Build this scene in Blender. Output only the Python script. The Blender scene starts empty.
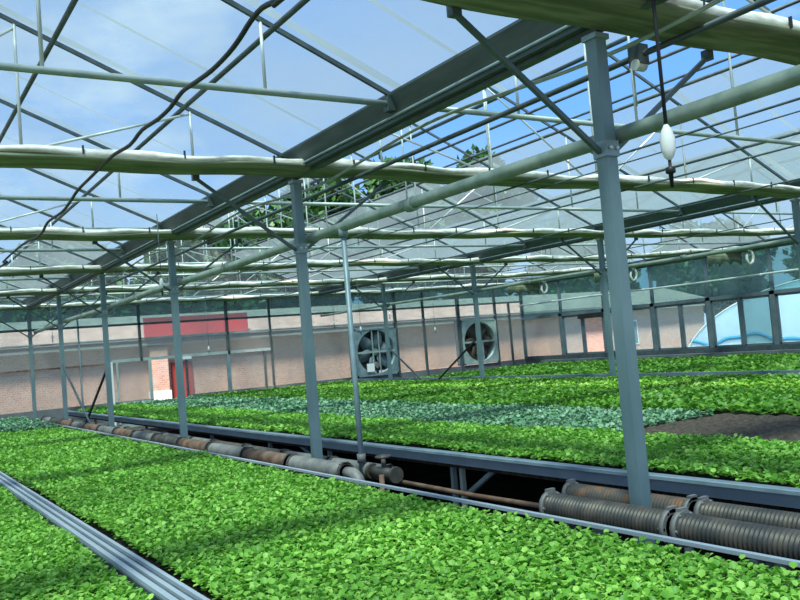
import bpy, math, random
import numpy as np
from mathutils import Vector, Matrix
random.seed(7); rng = np.random.default_rng(7)
sc = bpy.context.scene
COL = sc.collection
W = 8.27          # bay width between gutters
SL = 0.43         # roof slope
ZG = 3.95         # tie / gutter underside height is ZG
ZC = 3.95
FL = .65         # floor level; everything is lowered by FL at the end
# ------------------------------------------------------------------ materials
MATS = {}
def mat(name, col, rough=0.6, metal=0.0, col2=None, scale=8.0, detail=4, bump=0.0, spec=0.4, stretch=None, lo=.35, hi=.65):
    m = bpy.data.materials.new(name); m.use_nodes = True
    nt = m.node_tree; b = nt.nodes['Principled BSDF']
    b.inputs['Roughness'].default_value = rough; b.inputs['Metallic'].default_value = metal
    b.inputs['Specular IOR Level'].default_value = spec
    b.inputs['Base Color'].default_value = (*col, 1)
    if col2 is not None:
        tc = nt.nodes.new('ShaderNodeTexCoord'); mp = nt.nodes.new('ShaderNodeMapping')
        no = nt.nodes.new('ShaderNodeTexNoise'); no.inputs['Scale'].default_value = scale; no.inputs['Detail'].default_value = detail
        rp = nt.nodes.new('ShaderNodeValToRGB')
        rp.color_ramp.elements[0].position = lo; rp.color_ramp.elements[0].color = (*col, 1)
        rp.color_ramp.elements[1].position = hi; rp.color_ramp.elements[1].color = (*col2, 1)
        if stretch: mp.inputs['Scale'].default_value = stretch
        nt.links.new(tc.outputs['Object'], mp.inputs['Vector']); nt.links.new(mp.outputs[0], no.inputs['Vector'])
        nt.links.new(no.outputs['Fac'], rp.inputs['Fac']); nt.links.new(rp.outputs['Color'], b.inputs['Base Color'])
        if bump:
            bp = nt.nodes.new('ShaderNodeBump'); bp.inputs['Strength'].default_value = bump
            nt.links.new(no.outputs['Fac'], bp.inputs['Height']); nt.links.new(bp.outputs['Normal'], b.inputs['Normal'])
    MATS[name] = m
    return m

M_STEEL = mat('galvanised_steel', (.17, .25, .27), .5, .35, (.26, .35, .37), 6)
M_STEEL_D = mat('dark_steel', (.05, .075, .08), .5, .3, (.085, .115, .12), 9)
M_COLUMN = mat('column_paint', (.105, .175, .19), .5, .3, (.165, .245, .26), 5, stretch=(1, 1, .3))
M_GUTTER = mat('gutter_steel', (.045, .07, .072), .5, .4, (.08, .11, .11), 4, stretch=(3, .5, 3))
M_STRUT = mat('strut_steel', (.07, .11, .11), .5, .3, (.10, .145, .14), 6)
M_TUBE = mat('tube_galvanised', (.30, .38, .36), .45, .3, (.42, .50, .46), 5)
M_TUBE_L = mat('tube_pale', (.48, .54, .52), .5, .15, (.60, .66, .63), 7)
M_PIPE_G = mat('overhead_pipe', (.17, .24, .20), .5, .25, (.28, .35, .30), 7)
M_ALU = mat('aluminium_rail', (.36, .43, .48), .35, .5, (.5, .56, .6), 10)
M_ALU_L = mat('aluminium_lip', (.45, .52, .56), .4, .4)
M_BEAM = mat('bench_beam', (.15, .205, .235), .5, .3, (.20, .26, .29), 4)
M_WHITE = mat('white_plastic', (.78, .80, .78), .4)
M_BLACK = mat('black_rubber', (.012, .015, .018), .5)
M_RUST = mat('rusty_iron', (.075, .07, .06), .7, .2, (.20, .105, .055), 9, bump=.2, lo=.5, hi=.7)
M_RUST_B = mat('brown_rusty_iron', (.09, .05, .03), .8, .1, (.20, .13, .09), 7, bump=.2)
M_IRON_G = mat('grey_iron', (.13, .135, .13), .6, .2, (.22, .22, .20), 8, bump=.1)
M_IRON_D = mat('finned_dark_iron', (.05, .052, .048), .5, .3, (.13, .11, .085), 7, lo=.4, hi=.75)
M_SOIL = mat('dark_soil', (.012, .010, .008), .95, 0, (.05, .038, .028), 30, bump=.5)
M_SOIL_P = mat('seed_tray_soil', (.028, .022, .014), .95, 0, (.085, .065, .045), 22, bump=.6)
M_FLOOR = mat('packed_earth_floor', (.035, .028, .022), .95, 0, (.09, .075, .06), 3, bump=.3)
M_CURT_G = mat('green_shade_cloth', (.16, .20, .12), .85, 0, (.29, .34, .22), 3, stretch=(.6, 5, 5), lo=.4, hi=.62)
def cloth(m, f):
    nt = m.node_tree; p = nt.nodes['Principled BSDF']; o = nt.nodes['Material Output']
    t = nt.nodes.new('ShaderNodeBsdfTranslucent'); x = nt.nodes.new('ShaderNodeMixShader'); x.inputs[0].default_value = f
    src = p.inputs['Base Color'].links[0].from_socket
    nt.links.new(src, t.inputs[0]); nt.links.new(p.outputs[0], x.inputs[1]); nt.links.new(t.outputs[0], x.inputs[2]); nt.links.new(x.outputs[0], o.inputs[0])
M_CURT_W = mat('white_cloth_fold', (.50, .50, .42), .8, 0, (.85, .85, .80), 7, stretch=(1, 4, 4))
cloth(M_CURT_G, .3)
M_WOOD = mat('timber', (.25, .17, .10), .8)
M_RED = mat('red_board', (.55, .06, .07), .6)
M_GREYROOF = mat('grey_roof', (.16, .19, .18), .8, 0, (.22, .25, .24), 2)
M_TILE = mat('weathered_tile', (.30, .23, .20), .9, 0, (.38, .31, .28), 2)
M_BASE = mat('grey_base_panel', (.10, .115, .12), .8, 0, (.15, .165, .17), 3)
M_FRAME = mat('window_frame_grey', (.10, .14, .16), .5, .2, (.14, .18, .20), 5)
M_BARK = mat('bark', (.07, .05, .035), .9)
M_GRASS = mat('outside_ground', (.10, .12, .07), .95, 0, (.20, .19, .13), .7)
M_RED_D = mat('red_door_paint', (.28, .035, .03), .6)
M_WHT_WALL = mat('whitewash', (.7, .7, .66), .8)

def brick_mat():
    m = bpy.data.materials.new('pink_brick'); m.use_nodes = True; nt = m.node_tree; b = nt.nodes['Principled BSDF']
    tc = nt.nodes.new('ShaderNodeTexCoord'); mp = nt.nodes.new('ShaderNodeMapping'); mp.inputs['Rotation'].default_value = (math.pi/2, 0, 0)
    br = nt.nodes.new('ShaderNodeTexBrick'); br.inputs['Scale'].default_value = 3.2
    br.inputs['Color1'].default_value = (.50, .27, .19, 1); br.inputs['Color2'].default_value = (.62, .38, .28, 1); br.inputs['Mortar'].default_value = (.62, .55, .48, 1)
    br.inputs['Mortar Size'].default_value = .02
    no = nt.nodes.new('ShaderNodeTexNoise'); no.inputs['Scale'].default_value = 1.3
    mx = nt.nodes.new('ShaderNodeMixRGB'); mx.blend_type = 'MULTIPLY'; mx.inputs[0].default_value = .35
    nt.links.new(tc.outputs['Object'], mp.inputs[0]); nt.links.new(mp.outputs[0], br.inputs['Vector'])
    nt.links.new(br.outputs['Color'], mx.inputs[1]); nt.links.new(no.outputs['Color'], mx.inputs[2]); nt.links.new(mx.outputs[0], b.inputs['Base Color'])
    b.inputs['Roughness'].default_value = .9
    return m
M_BRICK = brick_mat()

def film_mat(name, tint, trans, diffcol, nscale=1.2, stripe=0.0, var=.12, stretch=(1, 1, 1), gloss=.04):
    """thin plastic film: clear share + milky translucent share"""
    m = bpy.data.materials.new(name); m.use_nodes = True; nt = m.node_tree; nt.nodes.clear()
    out = nt.nodes.new('ShaderNodeOutputMaterial')
    tr = nt.nodes.new('ShaderNodeBsdfTransparent'); tr.inputs[0].default_value = (*tint, 1)
    tl = nt.nodes.new('ShaderNodeBsdfTranslucent'); tl.inputs[0].default_value = (*diffcol, 1)
    df = nt.nodes.new('ShaderNodeBsdfDiffuse'); df.inputs[0].default_value = (*diffcol, 1)
    gl = nt.nodes.new('ShaderNodeBsdfGlossy'); gl.inputs['Roughness'].default_value = .25
    m1 = nt.nodes.new('ShaderNodeMixShader'); m1.inputs[0].default_value = .35
    nt.links.new(tl.outputs[0], m1.inputs[1]); nt.links.new(df.outputs[0], m1.inputs[2])
    m2 = nt.nodes.new('ShaderNodeMixShader'); nt.links.new(tr.outputs[0], m2.inputs[1]); nt.links.new(m1.outputs[0], m2.inputs[2])
    m3 = nt.nodes.new('ShaderNodeMixShader'); m3.inputs[0].default_value = gloss
    nt.links.new(m2.outputs[0], m3.inputs[1]); nt.links.new(gl.outputs[0], m3.inputs[2]); nt.links.new(m3.outputs[0], out.inputs[0])
    tc = nt.nodes.new('ShaderNodeTexCoord'); mp = nt.nodes.new('ShaderNodeMapping'); mp.inputs['Scale'].default_value = stretch
    no = nt.nodes.new('ShaderNodeTexNoise'); no.inputs['Scale'].default_value = nscale; no.inputs['Detail'].default_value = 5
    nt.links.new(tc.outputs['Object'], mp.inputs[0]); nt.links.new(mp.outputs[0], no.inputs['Vector'])
    mr = nt.nodes.new('ShaderNodeMapRange'); mr.inputs['From Min'].default_value = .3; mr.inputs['From Max'].default_value = .7
    mr.inputs['To Min'].default_value = 1-trans-var; mr.inputs['To Max'].default_value = 1-trans+var
    nt.links.new(no.outputs['Fac'], mr.inputs['Value'])
    last = mr.outputs[0]
    if stripe:
        sp = nt.nodes.new('ShaderNodeSeparateXYZ'); nt.links.new(tc.outputs['Object'], sp.inputs[0])
        fr = nt.nodes.new('ShaderNodeMath'); fr.operation = 'PINGPONG'; fr.inputs[1].default_value = .5
        nt.links.new(sp.outputs['Y'], fr.inputs[0])
        gt = nt.nodes.new('ShaderNodeMath'); gt.operation = 'LESS_THAN'; gt.inputs[1].default_value = .035
        nt.links.new(fr.outputs[0], gt.inputs[0])
        ml = nt.nodes.new('ShaderNodeMath'); ml.operation = 'MULTIPLY'; ml.inputs[1].default_value = stripe
        nt.links.new(gt.outputs[0], ml.inputs[0])
        ad = nt.nodes.new('ShaderNodeMath'); ad.operation = 'ADD'; ad.use_clamp = True
        nt.links.new(last, ad.inputs[0]); nt.links.new(ml.outputs[0], ad.inputs[1]); last = ad.outputs[0]
    nt.links.new(last, m2.inputs[0])
    return m
M_LAP = film_mat('film_lap', (.90, .97, 1), .30, (.48, .52, .50), 3, var=.1)
M_ROOF = film_mat('roof_film', (.74, .92, .93), .42, (.23, .295, .305), .8, stripe=0, var=.13, stretch=(1, .5, 1))
M_WALLF = film_mat('wall_film', (.88, .94, .90), .72, (.42, .42, .40), 1.0, var=.10, stretch=(1, 1, .3))
M_SIDEF = film_mat('side_film', (.52, .72, .70), .76, (.30, .42, .41), 1.0, var=.08, stretch=(1, 1, .3))
M_PANE = film_mat('window_pane', (.84, .96, .97), .86, (.60, .70, .70), 1.0, var=.05, gloss=.05)
M_PANE_D = film_mat('double_window_pane', (.55, .72, .72), .72, (.36, .5, .5), 1.0, var=.06, gloss=.05)
M_TUNNEL = film_mat('blue_tunnel_film', (.65, .88, 1.0), .22, (.78, .92, .99), .6, var=.12)
M_BLUE = mat('blue_skirt', (.03, .26, .50), .5)

def leaf_mat(name, c1, c2, c3, tl=.35):
    m = bpy.data.materials.new(name); m.use_nodes = True; nt = m.node_tree; nt.nodes.clear()
    out = nt.nodes.new('ShaderNodeOutputMaterial'); g = nt.nodes.new('ShaderNodeNewGeometry')
    rp = nt.nodes.new('ShaderNodeValToRGB'); e = rp.color_ramp.elements
    e[0].color = (*c1, 1); e[1].color = (*c3, 1); k = e.new(.5); k.color = (*c2, 1)
    nt.links.new(g.outputs['Random Per Island'], rp.inputs['Fac'])
    p = nt.nodes.new('ShaderNodeBsdfPrincipled'); p.inputs['Roughness'].default_value = .45; p.inputs['Specular IOR Level'].default_value = .35
    t = nt.nodes.new('ShaderNodeBsdfTranslucent'); mx = nt.nodes.new('ShaderNodeMixShader'); mx.inputs[0].default_value = tl
    nt.links.new(rp.outputs[0], p.inputs['Base Color']); nt.links.new(rp.outputs[0], t.inputs[0])
    nt.links.new(p.outputs[0], mx.inputs[1]); nt.links.new(t.outputs[0], mx.inputs[2]); nt.links.new(mx.outputs[0], out.inputs[0])
    return m
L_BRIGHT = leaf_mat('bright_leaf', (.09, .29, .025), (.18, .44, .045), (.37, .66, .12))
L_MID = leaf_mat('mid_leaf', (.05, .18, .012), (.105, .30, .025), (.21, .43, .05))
L_BLUE = leaf_mat('blue_leaf', (.07, .20, .08), (.15, .33, .17), (.30, .48, .30), .2)
L_TREE = leaf_mat('tree_leaf', (.012, .05, .012), (.03, .10, .025), (.06, .16, .04), .25)

# ------------------------------------------------------------------ mesh builder
class MB:
    def __init__(s): s.v = []; s.f = []; s.sm = []
    def box(s, x0, x1, y0, y1, z0, z1):
        n = len(s.v)
        s.v += [(x, y, z) for z in (z0, z1) for y in (y0, y1) for x in (x0, x1)]
        for q in ((0,2,3,1),(4,5,7,6),(0,1,5,4),(2,6,7,3),(0,4,6,2),(1,3,7,5)): s.f.append(tuple(n+i for i in q)); s.sm.append(False)
        return s
    def path(s, pts, r, n=8, cap=True, radii=None):
        pts = [Vector(p) for p in pts]; k = len(pts); base = len(s.v)
        up = None
        for i, p in enumerate(pts):
            d = (pts[min(i+1, k-1)] - pts[max(i-1, 0)]).normalized()
            if up is None: up = Vector((0, 0, 1)) if abs(d.z) < .9 else Vector((1, 0, 0))
            a = d.cross(up).normalized(); b = a.cross(d).normalized(); up = b
            rr = radii[i] if radii else r
            for j in range(n):
                t = 2*math.pi*(j+.5)/n
                s.v.append(tuple(p + a*rr*math.cos(t) + b*rr*math.sin(t)))
        for i in range(k-1):
            for j in range(n):
                s.f.append((base+i*n+j, base+i*n+(j+1) % n, base+(i+1)*n+(j+1) % n, base+(i+1)*n+j)); s.sm.append(n > 5)
        if cap:
            s.f.append(tuple(base+j for j in reversed(range(n)))); s.sm.append(False)
            s.f.append(tuple(base+(k-1)*n+j for j in range(n))); s.sm.append(False)
        return s
    def bar(s, a, b, r, n=8): return s.path([a, b], r, n)
    def beam(s, a, b, w, h):     # rectangular section bar
        a = Vector(a); b = Vector(b); d = (b-a).normalized()
        up = Vector((0, 0, 1)) if abs(d.z) < .9 else Vector((0, 1, 0))
        x = d.cross(up).normalized(); y = x.cross(d)
        n = len(s.v)
        for p in (a, b):
            for (i, j) in ((-1, -1), (1, -1), (1, 1), (-1, 1)): s.v.append(tuple(p + x*i*w/2 + y*j*h/2))
        for q in ((0,1,2,3),(7,6,5,4),(0,4,5,1),(1,5,6,2),(2,6,7,3),(3,7,4,0)): s.f.append(tuple(n+i for i in q)); s.sm.append(False)
        return s
    def build(s, name, m, parent=None, loc=None):
        me = bpy.data.meshes.new(name); me.from_pydata(s.v, [], s.f); me.validate()
        me.polygons.foreach_set('use_smooth', s.sm[:len(me.polygons)] + [False]*(len(me.polygons)-len(s.sm)))
        import bmesh
        bm = bmesh.new(); bm.from_mesh(me); bmesh.ops.recalc_face_normals(bm, faces=bm.faces); bm.to_mesh(me); bm.free()
        me.materials.append(m)
        o = bpy.data.objects.new(name, me); COL.objects.link(o)
        if parent: o.parent = parent
        if loc: o.location = loc
        return o
def tag(o, label=None, cat=None, group=None, kind=None):
    if label: o['label'] = label
    if cat: o['category'] = cat
    if group: o['group'] = group
    if kind: o['kind'] = kind
    return o
def thing(name, label, cat, loc=(0, 0, 0), group=None, rz=0):
    o = bpy.data.objects.new(name, None); COL.objects.link(o); o.location = loc; o.rotation_euler.z = rz
    o.empty_display_size = .1
    return tag(o, label, cat, group)
def copy_tree(o, parent=None, loc=None):
    c = o.copy(); COL.objects.link(c); c.parent = parent
    if loc is not None: c.location = loc
    for ch in [x for x in bpy.data.objects if x.parent == o]: copy_tree(ch, c)
    return c
ORD = ['nearest', 'second', 'third', 'fourth', 'fifth', 'sixth', 'seventh', 'eighth', 'ninth', 'tenth', 'eleventh', 'twelfth', 'thirteenth']

YN, YF = -6.0, 20.0      # near/far limits of the built house
# ------------------------------------------------------------------ setting
tag(MB().box(-9.5, 17.5, YN-1, YF+1.0, FL-.06, FL).build('floor', M_FLOOR), 'dark packed earth floor under the benches', 'floor', kind='structure')
tag(MB().box(-60, 90, -40, 100, FL-.3, FL-.07).build('ground', M_GRASS), 'dry grassy ground outside the greenhouse', 'ground', kind='structure')

# roof film: one sheet per slope
def slope_sheet(x0, x1, xr, y0, y1, name):
    """film on a slope from x0 to x1; z from distance to nearest gutter"""
    me = MB()
    def z(x):
        k = (x % W); d = min(k, W-k); return ZR0 + SL*d
    ny = int((y1-y0)/.5); nx = 8
    t = .004
    for (off) in (0,):
        base = len(me.v)
        for j in range(ny+1):
            for i in range(nx+1):
                x = x0+(x1-x0)*i/nx
                xx = min(max(x, x0+1e-4), x1-1e-4)
                sag = -.02*abs(math.sin(math.pi*(y0+j*.5)/2))
                me.v.append((x, y0+(y1-y0)*j/ny, z(xx)+sag))
        for j in range(ny):
            for i in range(nx):
                a = base+j*(nx+1)+i; me.f.append((a, a+1, a+nx+2, a+nx+1)); me.sm.append(True)
    o = me.build('ceiling', M_ROOF)
    for j in range(int(y0)+1, int(y1)+1):
        if j % 2: ya, wd = j+.1, .022
        else: ya, wd = j-.16, .05
        b = MB()
        for x in (x0+.02, (x0+x1)/2, x1-.02): b.v += [(x, ya-wd, z(x)-.035), (x, ya+wd, z(x)-.035)]
        b.f = [(0, 1, 3, 2), (2, 3, 5, 4)]; b.sm = [False]*2
        b.build('film_lap', M_LAP, o)
    return o
ZR0 = 4.17
RIDGE = [-W/2, W/2, 1.5*W]
sheets = [(-W, -W/2, 'left'), (-W/2, 0, ''), (0, W/2, ''), (5.5, W, ''), (W, 1.5*W, ''), (1.5*W, 2*W, '')]
labs = ['milky roof film on the far left slope beyond the ridge', 'milky blue roof film sloping down to the long dark gutter at upper left',
        'thin strip of roof film just right of the long gutter', 'milky roof film below the open blue roof vent strip',
        'milky roof film just right of the second gutter', 'milky roof film sloping to the window side wall']
for (a, b, _), l in zip(sheets, labs):
    tag(slope_sheet(a+.0, b-.0, 0, YN, YF, 'ceiling'), l, 'roof', kind='structure')
tag(slope_sheet(W/2, 4.42, 0, YN, YF, 'ceiling'), 'narrow film strip along the ridge above the open vent', 'roof', kind='structure')

# ------------------------------------------------------------------ gutters
def gutter(x, label):
    g = thing('gutter', label, 'gutter', (x, 0, 0))
    b = MB()
    # folded trough: profile extruded along Y
    prof = [(-.15, 4.20), (-.155, 4.18), (-.09, 4.04), (-.09, 3.99), (.09, 3.99), (.09, 4.04), (.155, 4.18), (.15, 4.20), (.13, 4.19), (.07, 4.07), (-.07, 4.07), (-.13, 4.19)]
    n = len(prof); base = 0
    for y in (YN, YF):
        for (px, pz) in prof: b.v.append((px, y, pz))
    for i in range(n): b.f.append((i, (i+1) % n, n+(i+1) % n, n+i)); b.sm.append(False)
    b.build('trough', M_GUTTER, g)
    MB().box(-.03, .03, YN, YF, 3.965, 3.99).build('bottom_flange', M_STEEL_D, g)
    for k in range(-3, 11):
        y = k*2.0
        MB().box(-.17, -.09, y-.04, y+.04, 4.06, 4.17).build('bracket', M_GUTTER, g)
    MB().bar((-.10, YN, 4.03), (-.10, YF, 4.03), .012).build('seam_rod', M_STEEL, g)
    return g
gutter(0, 'long dark steel roof gutter running diagonally over the nearest column')
gutter(W, 'second dark steel roof gutter over the farther row of columns')
gutter(2*W, 'dark steel eave gutter along the top of the window side wall')

# ------------------------------------------------------------------ trusses
def zr(x):
    k = x % W; d = min(k, W-k); return ZR0 - .03 + SL*d
def truss_master(main):
    """one bay truss, local x 0..W"""
    t = thing('roof_truss', 'x', 'roof truss')
    zt = ZC+.17
    MB().bar((.0, 0, zt), (W, 0, zt), .024 if not main else .02).build('tie_bar', M_TUBE, t)
    MB().beam((.1, 0, zr(.1)), (W/2, 0, zr(W/2)), .026, .034).build('rafter', M_STEEL_D, t)
    MB().beam((W/2, 0, zr(W/2)), (W-.1, 0, zr(W-.1)), .026, .034).build('rafter', M_STEEL_D, t)
    hs = (1.01, 2.45) if main else (1.16, 2.62)
    for s in (0, 1):
        for h in hs:
            x = h if s == 0 else W-h
            MB().bar((x, 0, zt), (x, 0, zr(x)), .013, 6).build('hanger', M_TUBE_L, t)
        if main:
            q = [(1.01, zr(1.01)-.04), (2.35, zt+.02)], [(2.45, zr(2.45)-.05), (3.9, zt+.02)]
            for (x0, z0), (x1, z1) in q:
                if s: x0, x1 = W-x0, W-x1
                MB().bar((x0, 0, z0), (x1, 0, z1), .012, 6).build('diagonal', M_TUBE_L, t)
    MB().bar((W/2, 0, zt), (W/2, 0, zr(W/2)), .014, 6).build('hanger', M_TUBE_L, t)
    return t
tm = {True: truss_master(True), False: truss_master(False)}
used = {True: False, False: False}
bays = [(-W, 'left bay beside the long gutter'), (0, 'middle bay under the open vent'), (W, 'right bay before the window wall')]
for bx, bn in bays:
    ys = [y for y in range(-2, 21, 2)] if bx != W else [y for y in range(4, 21, 2)]
    for i, y in enumerate(ys):
        if bx == -W and y < 2: continue
        main = (y % 4 == 0)
        i2 = i - (2 if bx == -W else 0)
        o = copy_tree(tm[main]); o.location = (bx, y, 0)
        kind = 'webbed roof truss over a column line' if main else 'light roof truss between columns'
        o['label'] = f'{kind}, {ORD[i2]} truss from the camera in the {bn.split(" ",2)[0]} bay' if False else f'{kind}, {ORD[i2]} in the {bn}'
        o['group'] = 'roof trusses of the ' + bn.split(' ')[0] + ' bay'
for t in tm.values():
    for ch in [x for x in bpy.data.objects if x.parent == t]: bpy.data.objects.remove(ch)
    bpy.data.objects.remove(t)

# purlins along the house (on the slopes)
def runner(name, label, cat, x, z, r, m, y0=YN, y1=YF, group=None, wob=0):
    n = 40 if wob else 2
    pts = [(x + wob*math.sin(j*.9), y0+(y1-y0)*j/(n-1), z+wob*math.cos(j*1.7)) for j in range(n)]
    return tag(MB().path(pts, r).build(name, m), label, cat, group)
runner('purlin', 'dark roof purlin crossing the left film, lower one beside the long gutter', 'purlin', -1.1, zr(-1.1)-.06, .022, M_STEEL_D)
runner('purlin', 'dark roof purlin crossing the left film at the upper left corner', 'purlin', -2.18, zr(-2.18)-.06, .022, M_STEEL_D)
runner('ridge_bar', 'ridge bar along the top of the left bay', 'ridge bar', -W/2, zr(-W/2)-.03, .03, M_STEEL)
runner('ridge_bar', 'ridge bar along the top of the middle bay above the vent', 'ridge bar', W/2, zr(W/2)-.03, .03, M_STEEL)
runner('ridge_bar', 'ridge bar along the top of the right bay', 'ridge bar', 1.5*W, zr(1.5*W)-.03, .03, M_STEEL)
runner('vent_bar', 'dark bar along the upper edge of the open vent', 'vent bar', 4.44, zr(4.44), .03, M_STEEL_D)
runner('vent_bar', 'dark drive rod running along the middle of the open vent', 'vent bar', 4.92, zr(4.92)-.02, .022, M_STEEL_D)
runner('vent_bar', 'thin dark bar just inside the lower edge of the open vent', 'vent bar', 5.36, zr(5.36), .018, M_STEEL_D)
runner('vent_bar', 'dark bar along the lower edge of the open vent', 'vent bar', 5.52, zr(5.52), .024, M_STEEL_D)
runner('purlin', 'dark purlin low on the film between the vent and the second gutter', 'purlin', 7.0, zr(7.0)-.05, .02, M_STEEL_D)
runner('purlin', 'purlin under the film of the right bay, left slope', 'purlin', W+1.9, zr(W+1.9)-.05, .02, M_STEEL_D)
runner('purlin', 'purlin under the film of the right bay, right slope', 'purlin', 2*W-1.9, zr(2*W-1.9)-.05, .02, M_STEEL_D)
runner('curtain_wire', 'thick shade curtain guide tube just right of the nearest column', 'curtain wire', .47, ZC-.03, .02, M_STEEL_D)
for x, l in ((2.63, 'dark curtain guide wire, first right of the guide tube'), (3.02, 'thin curtain guide wire close beside a thicker one'), (4.35, 'dark curtain guide wire under the ridge of the middle bay'), (6.4, 'dark curtain guide wire left of the second gutter')):
    runner('curtain_wire', l, 'curtain wire', x, ZC-.02, .011 if x != 3.02 else .007, M_STEEL_D)
for x, l in ((W+2.2, 'curtain guide wire just right of the second gutter'), (W+5.6, 'curtain guide wire near the window side wall')):
    runner('curtain_wire', l, 'curtain wire', x, ZC-.02, .010, M_STEEL_D)

# ------------------------------------------------------------------ columns
def column_master():
    c = thing('steel_column', 'x', 'column')
    MB().box(-.041, .041, -.041, .041, FL, ZC).build('post', M_COLUMN, c)
    MB().box(-.055, .055, -.055, .055, ZC-.03, ZC).build('cap_plate', M_STEEL, c)
    for s in (-1, 1):
        d = MB().beam((s*.05, 0, 3.27), (s*1.0, 0, ZC-.01), .027, .027).build('strut', M_STRUT, c)
        MB().box(s*1.0-.03, s*1.0+.03, -.025, .025, ZC-.03, ZC+.03).build('strut_shoe', M_STEEL_D, d)
    MB().box(-.052, .052, -.052, .052, 3.24, 3.33).build('clamp', M_STEEL, c)
    b = MB()
    for s in (-1, 1): b.bar((s*.025, -.07, 3.285), (s*.025, -.055, 3.285), .010, 6)
    b.build('bolt', M_TUBE_L, c)
    return c
cm = column_master()
rowA = ['tall steel column in front at right, nearest of all, beside finned pipes', 'steel column at left centre behind the cut end of the rusty pipe run',
        'third column of the front row, standing before the red board and open doorway', 'fourth column of the front row, its brace running left',
        'fifth column of the front row, with a slanting brace to its right', 'far end column of the front row against the back wall']
for n, l in enumerate(rowA):
    o = cm if n == 0 else copy_tree(cm)
    o.location = (0, 4*n, 0); o['label'] = l; o['group'] = 'front row of steel columns'
rowB = [(1, 'column of the second row at the right edge under the second gutter'), (2, 'column of the second row standing just left of the nearest column'),
        (3, 'column of the second row in front of the right exhaust fan'), (4, 'column of the second row in front of the left exhaust fan')]
for n, l in rowB:
    o = copy_tree(cm); o.location = (W, 4*n, 0); o['label'] = l; o['group'] = 'second row of steel columns'
# braces
def brace(x, y0, z0, y1, z1, label, m=M_STEEL_D):
    tag(MB().beam((x, y0, z0), (x, y1, z1), .035, .035).build('diagonal_brace', m), label, 'brace')
brace(.02, 12.08, 2.32, 14.75, .95, 'dark diagonal brace leaning against the fourth front column', M_BLACK)
brace(-.02, 15.92, 2.45, 13.0, .95, 'grey diagonal brace from the fifth front column', M_STEEL_D)
brace(W+.02, 12.08, 2.27, 14.75, .8, 'dark diagonal brace below the right exhaust fan', M_BLACK)
brace(W-.02, 15.92, 2.20, 13.6, .8, 'grey diagonal brace below the left exhaust fan', M_STEEL_D)

# overhead water mains clipped to the columns
def main_pipe(x, z, r, label, m=M_PIPE_G, y0=YN, y1=YF-.05):
    t = thing('overhead_pipe', label, 'pipe')
    MB().path([(x, y0+(y1-y0)*j/24, z+.01*math.sin(j)) for j in range(25)], r, 12).build('pipe', m, t)
    for k in range(-1, 6):
        y = 4*k+2.2
        if y0 < y < y1: MB().path([(x, y-.05, z), (x, y+.05, z)], r*1.25, 12).build('coupling', m, t)
main_pipe(.12, 3.385, .046, 'thick grey-green overhead pipe running past the front row of columns')
main_pipe(W+.1, 3.36, .035, 'overhead pipe running along the second row of columns')
main_pipe(2*W-.15, 3.30, .028, 'pale pipe running along the side wall above the windows', M_TUBE_L)
t = thing('standpipe', 'slim vertical grey standpipe rising from the valve to the overhead pipe', 'pipe', (.12, 3.35, 0))
MB().bar((0, 0, FL), (0, 0, 3.36), .025, 10).build('riser', M_STEEL, t)
MB().path([(0, 0, 3.3), (0, 0, 3.38)], .045, 12).build('union', M_STEEL, t)
MB().path([(0, 0, 1.25), (0, 0, 1.33)], .04, 12).build('collar', M_IRON_G, t)
# hose draped below the gutter
pts = []
for j in range(0, 105):
    y = YN+(YF-YN)*j/104
    pts.append((.24, y, 3.98 + .05*math.cos(math.pi*(y-2)/2) - .02))
tag(MB().path(pts, .013, 8).build('drip_hose', M_TUBE), 'pale thin hose sagging in loops beneath the long gutter', 'hose')
# black power cable
SAG = [(-4.0, 3.86), (-2.0, 3.82)] + [(-0.02, 3.894), (0.11, 3.909), (0.29, 3.941), (0.44, 3.929), (0.58, 3.898), (0.75, 3.875), (1.0, 3.868), (1.26, 3.884), (1.51, 3.901), (1.75, 3.873), (2.03, 3.873), (2.38, 3.898), (2.7, 3.873), (3.13, 3.908), (3.48, 3.911), (3.98, 3.905), (4.46, 3.899), (4.82, 3.859), (5.21, 3.834), (5.95, 3.861), (6.45, 3.802), (7.69, 3.871), (9.37, 3.878)] + [(9.0, 3.83), (11.0, 3.87), (13.5, 3.82), (16.5, 3.86), (19.8, 3.83)]
pts = []
for i in range(len(SAG)-1):       # smooth curve through the hanging points
    q = [SAG[max(i-1, 0)], SAG[i], SAG[i+1], SAG[min(i+2, len(SAG)-1)]]
    for u in (0, .33, .67):
        v2 = [0.5*((2*q[1][c])+(-q[0][c]+q[2][c])*u+(2*q[0][c]-5*q[1][c]+4*q[2][c]-q[3][c])*u*u+(-q[0][c]+3*q[1][c]-3*q[2][c]+q[3][c])*u**3) for c in (0, 1)]
        pts.append((-1.93, v2[0], v2[1]))
tag(MB().path(pts, .014, 8).build('power_cable', M_BLACK), 'wavy black cable slung under the left roof film', 'cable')

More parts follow.
